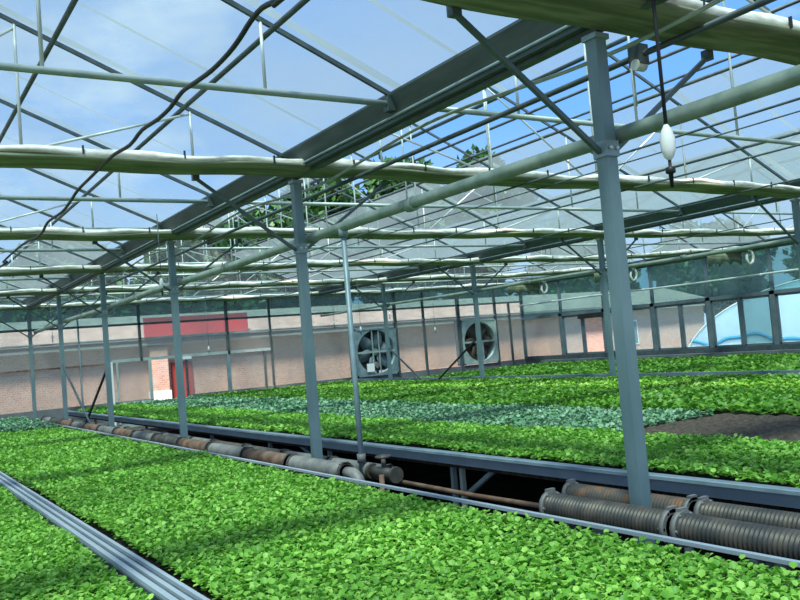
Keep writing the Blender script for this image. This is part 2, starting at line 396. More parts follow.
# ------------------------------------------------------------------ shade curtains (gathered across the house at each column line)
curt = ['gathered shade curtain nearest the camera, across the top right corner', 'long gathered shade curtain crossing over the second front column',
        'gathered shade curtain crossing over the third front column', 'gathered shade curtain crossing over the fourth front column',
        'gathered shade curtain crossing over the fifth front column', 'farthest gathered shade curtain hanging before the back wall']
def curtain(k, label):
    y = 4*k
    t = thing('shade_curtain', label, 'shade curtain', (0, y, 0), 'gathered shade curtains')
    x0, x1 = -W, (2*W-.3)
    nx = 180; n = 14
    def ring(x, cy, cz, hw, hh, ph, bot=1):
        out = []
        for j in range(n):
            a = 2*math.pi*j/n
            c, s = math.cos(a), math.sin(a)
            w = hw*(abs(c)**.6)*(1 if c > 0 else -1)*(1+.05*math.sin(3*a+ph+x*1.7))
            h = hh*(abs(s)**.8)*(1 if s > 0 else -1)*(1+.12*math.sin(5*a+x*2.3+ph))
            out.append((x, cy+w, cz+h))
        return out
    def sweep(cyf, czf, hw, hh, name, m, xa, xb, ph):
        b = MB()
        for i in range(nx+1):
            x = xa+(xb-xa)*i/nx
            b.v += ring(x, cyf(x), czf(x), hw(x), hh(x), ph)
        for i in range(nx):
            for j in range(n):
                b.f.append((i*n+j, i*n+(j+1) % n, (i+1)*n+(j+1) % n, (i+1)*n+j)); b.sm.append(True)
        b.f.append(tuple(reversed(range(n)))); b.f.append(tuple(nx*n+j for j in range(n))); b.sm += [False, False]
        return b.build(name, m, t)
    r = random.Random(k)
    ph = r.random()*6
    bend = lambda x: -1.35*(min(max((x-11.5)/4.5, 0), 1)**1.6)
    sag = lambda x: .012*math.sin(x*1.3+ph) - .008*math.sin(x*4.1+ph)
    sweep(lambda x: -.21+bend(x), lambda x: ZC+.045+sag(x), lambda x: .205+.006*math.sin(x*2.2+ph), lambda x: .034, 'cloth', M_CURT_G, x0, x1, ph)
    sweep(lambda x: -.34+bend(x), lambda x: ZC+.085+sag(x)+.01*math.sin(x*7), lambda x: .075+.015*math.sin(x*5+ph), lambda x: .038+.010*math.sin(x*3.1+ph), 'white_fold', M_CURT_W, x0, x1, ph+1)
    # tail drooping at the side wall
    ye = bend(x1)-.22
    MB().path([(x1-.9, ye-.1, ZC+.1), (x1-.3, ye-.12, ZC+.09), (x1-.02, ye-.14, ZC), (x1+.04, ye-.16, ZC-.14), (x1-.02, ye-.16, ZC-.30), (x1-.14, ye-.14, ZC-.36), (x1-.2, ye-.12, ZC-.22), (x1-.16, ye-.1, ZC-.08)], .035, 8).build('tail', M_CURT_W, t)
    b = MB(); nn = 24
    for i in range(nn+1):
        x = x1-1.5+1.4*i/nn; dz = .30+.06*math.sin(i*.9)
        for (q, z) in ((0, ZC), (.02*math.sin(i*1.3), ZC-dz*.5), (.05*math.sin(i*.8), ZC-dz)): b.v.append((x, ye+.1+q, z))
    for i in range(nn):
        for j in (0, 1): b.f.append((3*i+j, 3*i+j+1, 3*i+j+4, 3*i+j+3)); b.sm.append(True)
    o = b.build('hanging_end', M_CURT_G, t); md = o.modifiers.new('s', 'SOLIDIFY'); md.thickness = .012
    if k == 0: pass
    for i in range(0, 30):
        x = x0+.4+i*.83
        MB().beam((x, -.42+bend(x), ZC+.13), (x, -.42+bend(x), ZC+.06), .012, .02).build('clip', M_BLACK, t)
for k, l in enumerate(curt): curtain(k, l)

# ------------------------------------------------------------------ back wall Y=20
def part(b, name, m, p): return b.build(name, m, p)
yb = YF
bw = thing('wall_back', 'back wall of milky film on steel posts facing the camera', 'wall'); bw['kind'] = 'structure'
def film(name, m, x0, x1, z0, z1, parent): 
    return MB().box(x0, x1, yb, yb+.006, z0, z1).build(name, m, parent)
film('film', M_WALLF, -W, 3.05, 1.36, 3.42, bw)
film('film', M_WALLF, 3.05, 3.98, 2.44, 3.42, bw)
film('film', M_WALLF, 3.98, 9.48, 1.36, 3.42, bw)
film('film', M_WALLF, 9.48, 11.02, 2.86, 3.42, bw)
film('film', M_WALLF, 11.02, 13.72, 1.36, 3.42, bw)
film('film', M_WALLF, 13.72, 15.22, 2.9, 3.42, bw)
film('film', M_WALLF, 15.22, 2*W, 1.36, 3.42, bw)
film('upper_film', M_SIDEF, -W, 2*W, 3.42, 4.2, bw)
# gables above tie level
for bx in (-W, 0, W):
    b = MB(); b.v = [(bx, yb, 4.2), (bx+W, yb, 4.2), (bx+W/2, yb, zr(W/2)), ]; b.f = [(0, 1, 2)]; b.sm = [False]
    b.build('gable_film', M_WALLF, bw)
MB().box(-W, 3.0, yb-.03, yb+.03, FL, 1.36).box(4.0, 9.4, yb-.03, yb+.03, FL, 1.36).box(15.3, 2*W, yb-.03, yb+.03, FL, 1.36).box(9.4, 15.3, yb-.03, yb+.03, FL, 1.345).build('base_panel', M_BASE, bw)
for z, r, m in ((3.43, .03, M_STEEL_D), (3.02, .02, M_STEEL), (4.1, .03, M_STEEL)):
    MB().box(-W, 2*W, yb-.05, yb-.01, z-r, z+r).build('rail', m, bw)
MB().box(2.0, 6.6, yb-.05, yb-.01, 2.42, 2.50).build('rail', M_TUBE, bw)
MB().box(-W, 2.0, yb-.04, yb-.01, 2.38, 2.42).build('rail', M_RUST_B, bw)
for x, z0, z1, w, m in ((-3.5, FL, 4.2, .06, M_STEEL), (-.72+1.9, FL, 4.2, .03, M_STEEL), (2.78, 2.42, 4.2, .06, M_STEEL_D), (5.3, 2.4, 4.2, .07, M_STEEL_D), (5.27, FL, 2.42, .09, M_STEEL), (6.65, FL, 4.0, .04, M_STEEL_D),
                  (9.42, FL, 4.2, .12, M_STEEL), (11.08, FL, 4.2, .08, M_STEEL_D), (12.2, FL, 4.0, .05, M_STEEL_D), (13.65, FL, 4.2, .10, M_STEEL_D), (15.28, FL, 4.1, .06, M_STEEL_D),
                  (15.92, FL, 3.4, .04, M_STEEL_D), (2*W, FL, 4.2, .09, M_STEEL_D), (6.4, FL, 2.4, .04, M_STEEL_D), (1.95, FL, 2.45, .10, M_WHT_WALL), (8.0, FL, 3.4, .03, M_STEEL)):
    MB().box(x-w/2, x+w/2, yb-.05, yb+.05, z0, z1).build('post', m, bw)
# sliding door
d = thing('door_1', 'framed sliding door panel of milky film left of the doorway', 'door', (0, 0, 0)); d['kind'] = 'structure'
MB().box(2.95, 3.03, yb-.08, yb-.04, FL, 2.42).box(2.08, 2.13, yb-.08, yb-.04, FL, 2.42).box(2.08, 3.03, yb-.08, yb-.04, FL, .75).box(2.08, 3.03, yb-.08, yb-.04, 1.3, 1.34).build('door_frame', M_TUBE, d)
MB().box(4.0, 4.04, yb-.06, yb+.04, FL, 2.42).build('door_jamb', M_STEEL_D, d)
MB().box(3.80, 4.16, yb-.09, yb-.05, 2.36, 2.44).build('door_track', M_WHITE, d)

# exhaust fans
def fan(x0, x1, z0, z1, label, front):
    cx, cz = (x0+x1)/2, (z0+z1)/2; R_ = (x1-x0)/2-.07
    t = thing('exhaust_fan', label, 'fan', (cx, yb, cz))
    w = (x1-x0)/2; h = (z1-z0)/2
    # housing: square face with round hole
    b = MB(); n = 40
    for j in range(n):
        a = 2*math.pi*j/n; b.v.append((R_*math.cos(a), -.06, R_*math.sin(a)))
    for j in range(n):
        a = 2*math.pi*j/n; c, s = math.cos(a), math.sin(a); k = min(w/abs(c) if abs(c) > 1e-6 else 9, h/abs(s) if abs(s) > 1e-6 else 9)
        b.v.append((k*c, -.06, k*s))
    for j in range(n):
        b.v.append((R_*math.cos(2*math.pi*j/n), .30, R_*math.sin(2*math.pi*j/n)))
    for j in range(n):
        j2 = (j+1) % n
        b.f += [(j, j2, n+j2, n+j), (j, 2*n+j, 2*n+j2, j2)]; b.sm += [False, True]
    b.box(-w, -w+.05, -.08, .32, -h, h).box(w-.05, w, -.08, .32, -h, h).box(-w, w, -.08, .32, h-.05, h).box(-w, w, -.08, .32, -h, -h+.05)
    part(b, 'housing', M_STEEL if front else M_TUBE, t)
    for k in range(6):
        a0 = k*math.pi/3 + (.3 if front else .1); b = MB()
        m_ = 6
        for i in range(m_+1):
            rr = .10+(R_-.13)*i/m_
            wd = .10+.14*math.sin(math.pi*min(1, i/m_*.8+.1))
            for s in (-1, 1):
                a = a0+s*wd/max(rr, .25)*.8
                b.v.append((rr*math.cos(a), .08+s*.06, rr*math.sin(a)))
        for i in range(m_): b.f.append((2*i, 2*i+1, 2*i+3, 2*i+2)); b.sm.append(True)
        o = part(b, 'blade', M_BEAM if front else M_RUST, t)
        md = o.modifiers.new('s', 'SOLIDIFY'); md.thickness = .008
    MB().path([(0, 0, 0), (0, .16, 0)], .11, 16).build('hub', M_STEEL, t)
    MB().path([(-.0, -.05, -.42), (-.0, .12, -.42)], .10, 14).build('motor', M_IRON_G, t)
    MB().beam((-w, -.02, 0), (w, -.02, 0), .03, .06).beam((-.12, -.03, -h), (-.12, -.03, h), .03, .04).beam((.12, -.03, -h), (.12, -.03, h*(1 if front else 0)), .03, .04).build('support_frame', M_TUBE, t)
    b = MB()
    for i in range(-4, 5): b.bar((-w+.04, .31, i*h/5), (w-.04, .31, i*h/5), .006, 5)
    part(b, 'guard', M_STEEL_D, t)
    MB().box(-w, w, .33, .36, -h, h).build('shutter', M_STEEL_D if front else M_RUST_B, t)
    if front:
        b = MB(); b.box(-.42, -.16, -.12, -.09, -.62, -.36); part(b, 'notice_plate', M_WHITE, t)
        for i in range(2): MB().box(-w+.06+i*(w-.02), -.07+i*(w), -.05, -.04, -h+.08, -h+.16).build('louvre_plate', M_WHT_WALL, t)
fan(9.48, 11.02, 1.33, 2.86, 'square exhaust fan in the back wall just right of the slim standpipe', True)
fan(13.72, 15.22, 1.36, 2.90, 'round bladed exhaust fan in the back wall nearer the corner', False)

# ------------------------------------------------------------------ side wall X=2W
xs = 2*W
rw = thing('wall_right', 'right side wall of greenish film above a row of windows', 'wall'); rw['kind'] = 'structure'
MB().box(xs, xs+.006, -2, yb, 2.80, 4.2).build('film', M_SIDEF, rw)
MB().box(xs, xs+.006, 18.05, yb, 1.42, 2.80).build('film', M_WALLF, rw)
MB().box(xs, xs+.006, -2, 6, 1.42, 2.80).build('film', M_SIDEF, rw)
MB().box(xs-.04, xs+.04, -2, yb, FL, 1.30).build('base_panel', M_BASE, rw)
MB().box(xs-.08, xs+.05, -2, yb, 1.30, 1.44).build('sill', M_STEEL_D, rw)
MB().box(xs-.06, xs+.05, -2, yb, 2.76, 2.86).build('rail', M_FRAME, rw)
for k in range(-1, 10):
    y = 2*k+.0
    MB().box(xs-.06, xs+.06, y-.075, y+.075, 1.3, 2.86).build('post', M_FRAME, rw)
    MB().box(xs-.04, xs+.04, y-.04, y+.04, 2.86, 4.2).build('post', M_FRAME, rw)
wl = ['sliding window nearest the corner, one half slid open to the brick outside', 'sliding window mostly hidden behind the nearest column', 'sliding window right of the nearest column where brick meets the blue tunnel',
      'bright window showing the pale blue tunnel outside', 'window at the right edge full of blue tunnel film', 'window beyond the right edge of the bright tunnel windows']
for i, k in enumerate((8, 7, 6, 5, 4, 3)):
    y0 = 2*k; wdw = thing(f'window_{i+1}', wl[i], 'window', (xs, y0+1, 0)); wdw['kind'] = 'structure'
    b = MB()
    for (a, c) in ((-.92, -.03), (.03, .92)):
        b.box(-.02, .02, a, a+.05, 1.44, 2.76).box(-.02, .02, c-.05, c, 1.44, 2.76).box(-.02, .02, a, c, 1.44, 1.49).box(-.02, .02, a, c, 2.70, 2.76)
    b.box(-.03, .03, -.035, .035, 1.44, 2.76)
    b.build('window_frame', M_FRAME, wdw)
    for j, (a, c) in enumerate(((-.9, -.05), (.05, .9))):
        if (i, j) == (0, 0): continue      # slid open: bare view outside
        m = M_PANE_D if (i, j) in ((4-1, 1-1),) else M_PANE
        if i == 3 and j == 1: pass
        MB().box(-.004, .004, a, c, 1.46, 2.74).build('pane', m, wdw)
MB().box(xs-.12, xs-.06, 16.0, 17.1, 2.60, 2.76).build('blind_roll', M_BLACK, rw)

# ------------------------------------------------------------------ benches
BZ = 1.275     # bench tray level
def legs(t, xs_, ys_, m=M_STEEL):
    for x in xs_:
        for y in ys_: MB().box(x-.02, x+.02, y-.02, y+.02, FL, BZ-.06).build('leg', m, t)
def bench(x0, x1, y0, y1, label, rails, legxs, legys):
    t = thing('plant_bench', label, 'bench')
    MB().box(x0, x1, y0, y1, BZ-.06, BZ).build('tray', M_SOIL, t)
    for (a, b, z0, z1, m, n) in rails: MB().box(a, b, y0-.02, y1+.02, z0, z1).build(n, m, t)
    legs(t, legxs, legys)
    return t
# left bench with the profiled aluminium edge
t = bench(-4.9, -2.66, -3, 13, 'plant bench at the lower left carrying an aluminium edge rail', [], (-4.7, -2.75), (-2, 2, 6, 10))
MB().box(-2.635, -2.50, -3, 16.8, 1.27, 1.335).build('edge_rail', M_STEEL_D, t)
MB().box(-2.625, -2.598, -3, 16.8, 1.335, 1.352).build('rail_rib', M_ALU_L, t)
MB().box(-2.525, -2.505, -3, 16.8, 1.335, 1.352).build('rail_rib', M_ALU_L, t)
MB().box(-2.572, -2.55, -3, 16.8, 1.335, 1.348).build('rail_rib', M_ALU_L, t)
t = bench(-2.42, -.70, -3, 16.8, 'long middle plant bench between the aluminium rail and the pipes', [(-.70, -.672, BZ+.055, BZ+.072, M_ALU_L, 'edge_lip')], (-2.3, -.8), (-2, 1, 4, 7, 10, 13, 16))
t = bench(.52, 8.05, -3, 18.5, 'wide plant bench behind the pipes with a steel channel edge', [(.44, .52, BZ-.014, BZ+.075, M_BEAM, 'channel_beam'), (.41, .44, BZ+.06, BZ+.08, M_STEEL, 'beam_flange'), (8.05, 8.12, BZ-.03, BZ+.06, M_BEAM, 'channel_beam')],
          (.6, 4, 7.9), (-1.9, .2, 2.62, 4.9, 6.5, 8.6, 12, 16))
MB().box(.58, .615, 2.47, 2.51, FL, BZ-.06).build('leg', M_TUBE, t)
MB().beam((.6, 2.0, BZ-.03), (.6, 2.5, .95), .035, .035).build('leg_brace', M_STEEL, t)
MB().beam((.6, 5.6, BZ-.07), (.6, 4.6, .9), .035, .035).build('leg_brace', M_STEEL, t)
BZ = 1.11
t = bench(8.55, 16.1, -2, 18.6, 'far plant bench before the window wall with a blue grey edge', [(8.48, 8.55, BZ+.13, BZ+.255, M_BEAM, 'channel_beam')], (8.7, 12, 15.9), (2, 6, 10, 14, 18))
MB().box(16.12, 16.42, 6, 18.8, 1.0, 1.30).build('duct', M_BASE, rw)

BZ = 1.275
# ------------------------------------------------------------------ crops
def crop(name, label, cat, regions, m, zbase=BZ, h=.075, leaf=.04, nleaf=5, dark=0):
    V = []; F3 = []; base = 0
    TPL_N = np.array([(0, 0, 0), (0, .5, -.08), (0, 1, -.10), (-.42, .30, .08), (-.40, .76, .02), (.42, .30, .08), (.40, .76, .02)])
    FC_N = [(0, 3, 4, 1), (0, 1, 6, 5)]; FC_NT = [(1, 4, 2), (1, 2, 6)]
    TPL_F = np.array([(0, 0, 0), (-.45, .55, .06), (0, 1, -.1), (.45, .55, .06)])
    verts = []; q_l = []; t_l = []
    for (x0, x1, y0, y1, sp, lf, near) in regions:
        xs_ = np.arange(x0, x1, sp); ys_ = np.arange(y0, y1, sp)
        X, Y = np.meshgrid(xs_, ys_); X = X.ravel(); Y = Y.ravel()
        X = X+rng.uniform(-.4, .4, X.size)*sp; Y = Y+rng.uniform(-.4, .4, Y.size)*sp
        hump = .5+.5*np.sin(X*3.1+np.sin(Y*1.7)*1.3)*np.sin(Y*2.3+np.cos(X*2.2))
        keep = rng.random(X.size) > .04
        X, Y, hump = X[keep], Y[keep], hump[keep]
        NP = X.size
        hh = h*(.7+.35*hump+rng.uniform(-.18, .18, NP))
        tpl = TPL_N if near else TPL_F
        k = nleaf
        X = np.repeat(X, k); Y = np.repeat(Y, k); hh = np.repeat(hh, k)
        idx = np.tile(np.arange(k), NP)
        az = idx*2*np.pi/k + np.repeat(rng.uniform(0, 6.28, NP), k) + rng.uniform(-.4, .4, X.size)
        el = rng.uniform(-.25, 1.15, X.size)
        s = lf*rng.uniform(.7, 1.3, X.size)
        zc = zbase+hh*rng.uniform(.62, 1.05, X.size)
        L = tpl[None, :, :]*s[:, None, None]
        lx = L[:, :, 0]; ly = L[:, :, 1]; lz = L[:, :, 2]
        ce, se = np.cos(el)[:, None], np.sin(el)[:, None]
        ly2 = ly*ce-lz*se; lz2 = ly*se+lz*ce
        ca, sa = np.cos(az)[:, None], np.sin(az)[:, None]
        px = lx*ca-ly2*sa+X[:, None]; py = lx*sa+ly2*ca+Y[:, None]; pz = lz2+zc[:, None]
        P = np.stack([px, py, pz], -1); n = P.shape[1]
        off = (base+np.arange(P.shape[0])*n)[:, None]
        if near:
            for q in FC_N: q_l.append(off+np.array(q)[None])
            for q in FC_NT: t_l.append(off+np.array(q)[None])
        else:
            t_l.append(off+np.array((0, 1, 2))[None]); t_l.append(off+np.array((0, 2, 3))[None])
        verts.append(P.reshape(-1, 3)); base += P.shape[0]*n
        # stems
    V = np.concatenate(verts)
    Q = np.concatenate(q_l) if q_l else np.zeros((0, 4), int); T = np.concatenate(t_l) if t_l else np.zeros((0, 3), int)
    me = bpy.data.meshes.new(name)
    me.vertices.add(len(V)); me.vertices.foreach_set('co', V.ravel().astype(np.float32))
    nl = Q.size+T.size; me.loops.add(nl); me.loops.foreach_set('vertex_index', np.concatenate([Q.ravel(), T.ravel()]).astype(np.int32))
    ns = len(Q)+len(T); me.polygons.add(ns)
    me.polygons.foreach_set('loop_start', np.concatenate([np.arange(len(Q))*4, Q.size+np.arange(len(T))*3]).astype(np.int32))
    me.update(calc_edges=True)
    me.polygons.foreach_set('use_smooth', [True]*ns)
    me.materials.append(m)
    o = bpy.data.objects.new(name, me); COL.objects.link(o)
    return tag(o, label, cat, kind='stuff')
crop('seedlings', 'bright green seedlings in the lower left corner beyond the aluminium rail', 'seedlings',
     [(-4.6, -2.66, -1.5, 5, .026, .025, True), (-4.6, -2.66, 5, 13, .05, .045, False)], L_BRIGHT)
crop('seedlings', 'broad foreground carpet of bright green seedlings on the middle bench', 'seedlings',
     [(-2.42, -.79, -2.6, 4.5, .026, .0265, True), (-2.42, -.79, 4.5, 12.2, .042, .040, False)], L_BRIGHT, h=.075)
crop('seedlings', 'dark blue green seedling patch at the far left end of the middle bench', 'seedlings',
     [(-2.38, -.80, 12.35, 16.7, .055, .05, False)], L_BLUE, h=.12)
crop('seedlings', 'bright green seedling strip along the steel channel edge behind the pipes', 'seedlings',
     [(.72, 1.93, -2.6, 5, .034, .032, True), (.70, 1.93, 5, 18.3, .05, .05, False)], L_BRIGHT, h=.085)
crop('seedlings', 'blue green seedling strip across the middle of the wide bench', 'seedlings',
     [(2.0, 3.55, 2.2, 8, .055, .045, False), (2.0, 3.55, 8, 18.3, .07, .07, False)], L_BLUE, h=.075)
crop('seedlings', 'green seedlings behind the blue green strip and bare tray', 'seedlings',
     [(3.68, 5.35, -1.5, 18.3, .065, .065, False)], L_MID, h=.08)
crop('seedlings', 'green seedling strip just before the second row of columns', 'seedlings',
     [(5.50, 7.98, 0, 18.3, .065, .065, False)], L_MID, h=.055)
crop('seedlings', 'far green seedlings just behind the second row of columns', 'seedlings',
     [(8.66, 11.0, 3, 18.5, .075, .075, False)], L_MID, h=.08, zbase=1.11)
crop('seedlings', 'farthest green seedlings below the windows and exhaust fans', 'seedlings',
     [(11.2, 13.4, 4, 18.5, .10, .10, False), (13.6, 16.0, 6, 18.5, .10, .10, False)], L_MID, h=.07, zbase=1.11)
# bare sown trays
b = MB()
nx, ny = 40, 90
X0, X1, Y0, Y1 = 2.1, 3.60, -2.2, 2.15
for j in range(ny+1):
    for i in range(nx+1):
        e = 0 if i in (0, nx) or j in (0, ny) else 1
        b.v.append((X0+(X1-X0)*i/nx, Y0+(Y1-Y0)*j/ny, BZ+.002+e*(.035+.02*random.random())))
for j in range(ny):
    for i in range(nx):
        a = j*(nx+1)+i; b.f.append((a, a+1, a+nx+2, a+nx+1)); b.sm.append(False)
tag(b.build('bare_soil', M_SOIL_P), 'bare brown soil patch among the seedlings at the right edge', 'soil', kind='stuff')

# ------------------------------------------------------------------ heating pipes
def finned(run, x, z, ya, yb_, r, m, name='pipe_section', fin=True, pitch=.024, fk=1.16):
    b = MB(); pts = []; rad = []
    y = ya
    n = int((yb_-ya)/pitch)
    for i in range(n):
        y = ya+(yb_-ya)*i/n; p = (yb_-ya)/n
        hi = r; lo = r*.86 if fin else r*.985
        for f, rr in ((.0, lo), (.3, lo), (.45, hi), (.85, hi)):
            pts.append((x, y+f*p, z)); rad.append(rr)
    pts.append((x, yb_, z)); rad.append(r*.86)
    b.path(pts, r, 18, True, rad)
    o = b.build(name, m, run)
    for yy in (ya, yb_):
        s = 1 if yy == ya else -1
        f = MB(); f.path([(x, yy, z), (x, yy+s*.03, z)], r*fk, 18)
        for a in range(6):
            t_ = a*math.pi/3
            f.path([(x+r*1.02*math.cos(t_), yy-.0, z+r*1.02*math.sin(t_)), (x+r*1.02*math.cos(t_), yy+s*.04, z+r*1.02*math.sin(t_))], .008, 6)
        f.box(x-.03, x+.03, yy+s*.012-.012, yy+s*.012+.012, z+r*.9, z+r*(1.3 if fk > 1.1 else 1.12))
        f.build('flange', M_IRON_G if fk > 1.1 else M_IRON_D, o)
    return o
PR = .078
def pipe_supports(run, x, z, ys_):
    for y in ys_: MB().box(x-.07, x+.07, y-.02, y+.02, FL, z-PR*.9).build('support', M_STEEL_D, run)
r1 = thing('heating_pipe_run', 'dark finned heating pipe in front of the nearest column', 'pipe')
y = .50
for i in range(4): finned(r1, -.24, 1.262, y-.93, y-.02, PR, M_IRON_D); y -= .95
pipe_supports(r1, -.24, 1.262, (.3, -.9, -2.2))
r2 = thing('heating_pipe_run', 'finned heating pipe behind the nearest column, partly rusted', 'pipe')
y = .78
for i in range(4): finned(r2, .19, 1.235, y-.99, y-.02, .068, M_RUST if i == 0 else M_IRON_D); y -= 1.02
pipe_supports(r2, .19, 1.235, (.5, -.7, -2.0))
r3 = thing('heating_pipe_run', 'long rusty heating pipe run along the middle bench, cut end at centre', 'pipe')
y = 2.92; i = 0
ms = [M_IRON_G, M_RUST_B, M_IRON_G, M_RUST_B, M_IRON_D, M_IRON_G, M_RUST_B, M_IRON_G, M_RUST_B, M_IRON_G, M_RUST_B, M_IRON_D, M_IRON_G]
while y < 16.5:
    finned(r3, -.26, 1.255, y+.02, y+1.05, PR, ms[i % 13], fin=(i % 13) != 1, pitch=.035, fk=1.06); y += 1.09; i += 1
pipe_supports(r3, -.26, 1.255, [3.2+2.1*k for k in range(7)])
r4 = thing('heating_pipe_run', 'grey heating pipe run behind the long rusty one', 'pipe')
y = 2.95; i = 0
while y < 16.5:
    finned(r4, .17, 1.18, y+.02, y+1.05, .068, [M_IRON_G, M_IRON_G, M_IRON_D, M_RUST][i % 4], pitch=.035, fk=1.06); y += 1.09; i += 1
pipe_supports(r4, .17, 1.18, [3.6+2.1*k for k in range(7)])
# elbow at the cut end
MB().path([(-.26, 2.93, 1.255), (-.26, 2.82, 1.255), (-.26, 2.75, 1.22), (-.26, 2.72, 1.14), (-.26, 2.72, 1.0)], .05, 12).build('elbow', M_IRON_G, r3)
# valve
v = thing('valve', 'dark gate valve assembly at the foot of the slim standpipe', 'valve', (.12, 3.05, 0))
MB().path([(0, -.25, 1.19), (0, .12, 1.19)], .05, 12).build('valve_body', M_IRON_D, v)
MB().path([(0, -.08, 1.19), (0, -.08, 1.335)], .02, 10).build('valve_stem', M_RUST, v)
b = MB(); b.path([(0.06*math.cos(a*math.pi/8), -.08+.06*math.sin(a*math.pi/8), 1.33) for a in range(17)], .012, 6)
b.bar((-.06, -.08, 1.33), (.06, -.08, 1.33), .008, 6); b.build('hand_wheel', M_IRON_D, v)
MB().path([(0, -.25, 1.19), (0, -.28, 1.19)], .07, 12).build('valve_flange', M_IRON_D, v)
MB().path([(0, .1, 1.19), (0, .13, 1.19)], .07, 12).build('valve_flange', M_IRON_D, v)
MB().bar((-.1, -.2, FL), (-.1, -.2, 1.2), .022, 8).build('drain_pipe', M_RUST_B, v)
tag(MB().path([(.19, 2.95, 1.12), (.19, 1.8, 1.11), (.19, .78, 1.12)], .018, 8).build('return_pipe', M_RUST_B), 'low thin rusty pipe bridging the gap between the two pipe runs', 'pipe')
tag(MB().box(-.55, -.45, -3, 16, .9, .97).build('support_rail', M_RUST), 'dark rail low beside the middle bench edge', 'rail')

# ------------------------------------------------------------------ hanging sprinkler droppers
def dropper(x, y, z, label, big=False, ztop=ZC+.1):
    t = thing('sprinkler_dropper', label, 'sprinkler', (x, y, z))
    s = 1.1 if big else .7
    MB().bar((0, 0, .05*s), (0, 0, ztop-z), .010 if big else .005, 6).build('drop_tube', M_BLACK if big else M_STEEL_D, t)
    b = MB(); prof = [(.0, .008), (.015, .022), (.05, .034), (.10, .036), (.14, .026), (.17, .010)]
    b.path([(0, 0, p*s) for p, _ in prof], .02, 12, True, [r_*s for _, r_ in prof]); b.build('weight', M_WHITE, t)
    b = MB(); b.path([(0, 0, .0), (0, 0, -.03*s), (0, 0, -.035*s), (0, 0, -.06*s), (0, 0, -.065*s), (0, 0, -.13*s)], .01, 8, True, [.008*s, .008*s, .024*s, .024*s, .012*s, .008*s]); b.build('nozzle', M_BLACK, t)
dropper(-.05, -.47, 3.115, 'large white plastic weight hanging on a black tube at upper right', True, 4.6)
dr = [(-.63, 6.46, 3.17, 'white tipped dropper hanging left of the third front column'),
      (.36, 19.0, 3.12, 'small dropper hanging at far left before the back wall'),
      (4.5, 19.4, 2.55, 'small dropper hanging below the red board'), (6.7, 16.0, 2.9, 'small dropper left of the second front column'),
      (6.9, 15.0, 2.68, 'lower small dropper left of the second front column'),
      (8.9, 16.8, 3.08, 'small dropper just right of the left exhaust fan column'), (11.6, 18.5, 2.6, 'small dropper between the two exhaust fans'), (12.3, 17.2, 2.9, 'small dropper at the upper left of the right exhaust fan')]
for x, y, z, l in dr: dropper(x, y, z, l)
# pulley gearbox on the guide tube
p_ = thing('curtain_pulley', 'small dark pulley box on the guide tube right of the nearest column', 'pulley', (.47, .10, ZC-.03))
MB().box(-.035, .035, -.05, .05, -.06, .06).build('housing', M_STEEL_D, p_)
MB().path([(-.04, 0, -.06), (.04, 0, -.06)], .035, 12).build('wheel', M_TUBE_L, p_)
MB().bar((0, .05, -.06), (0, .05, -.3), .006, 6).build('cord', M_TUBE, p_)

# ------------------------------------------------------------------ outside: building, tunnel, trees
bd = thing('brick_building', 'long pink brick building outside behind the back wall', 'building', (0, 28, 0))
MB().box(-22, 37, 0, 6, FL-.1, 3.35).build('brick_wall', M_BRICK, bd)
MB().box(-22.2, 37.2, -.45, 0, 3.0, 3.32).build('eave', M_GREYROOF, bd)
b = MB(); b.v = [(-22.5, -.5, 3.3), (37.5, -.5, 3.3), (37.5, 3, 4.3), (-22.5, 3, 4.3), (-22.5, 6.5, 3.3), (37.5, 6.5, 3.3), (-22.5, -.5, 3.2), (37.5, -.5, 3.2)]
b.f = [(0, 1, 2, 3), (3, 2, 5, 4), (6, 7, 1, 0), (6, 4, 5, 7)]; b.sm = [False]*4; b.build('roof', M_TILE, bd)
MB().box(6.05, 6.85, -.06, 0, FL, 2.3).build('door', M_RED_D, bd)
MB().box(5.2, 5.85, -.35, 0, 1.3, 2.9).build('pillar', M_BRICK, bd); MB().box(5.15, 5.9, -.38, -.01, FL, 1.3).build('pillar_base', M_WHT_WALL, bd)
for x in (-14, -6, 14, 20, 30):
    w_ = MB().box(x, x+1.4, -.04, 0, 1.2, 2.5).build('window', M_WHT_WALL, bd); MB().box(x+.08, x+1.32, -.06, -.04, 1.28, 2.42).build('pane', M_BEAM, w_)
tag(MB().box(5.0, 9.0, 27.42, 27.54, 3.30, 4.0).build('red_board', M_RED), 'long red board on the roof edge of the brick building', 'board')

tn = thing('plastic_tunnel', 'pale blue plastic tunnel outside the right hand windows', 'tunnel', (21.5, 10.4, 0))
RY, RZ = 6.8, 3.35
b = MB(); n = 36
for j in range(n+1):
    a = math.pi*j/n
    for xx in (0, 26): b.v.append((xx, RY*math.cos(a), RZ*math.sin(a)**.9 if 0 < j < n else 0))
for j in range(n): b.f.append((2*j, 2*j+1, 2*j+3, 2*j+2)); b.sm.append(True)
b.build('cover', M_TUNNEL, tn)
b = MB(); b.v = [(0, 0, 0)]+[(0, RY*math.cos(math.pi*j/n), RZ*max(0, math.sin(math.pi*j/n))**.9) for j in range(n+1)]
b.f = [(0, j+1, j+2) for j in range(n)]; b.sm = [False]*n; b.build('end_film', M_TUNNEL, tn)
for xx in (-.02, 2, 4, 6, 8):
    MB().path([(xx, RY*1.003*math.cos(math.pi*j/n), RZ*1.003*max(0, math.sin(math.pi*j/n))**.9) for j in range(n+1)], .03, 6).build('hoop', M_WHITE, tn)
b = MB(); N = 60
for i in range(N+1):
    yy = -RY*.93+2*RY*.93*i/N; zz = 1.48+.13*math.sin(i*.42)+.05*math.sin(i*1.1)
    for q in ((-.03, zz+.07), (-.03, zz-.07)): b.v.append((q[0], yy, q[1]))
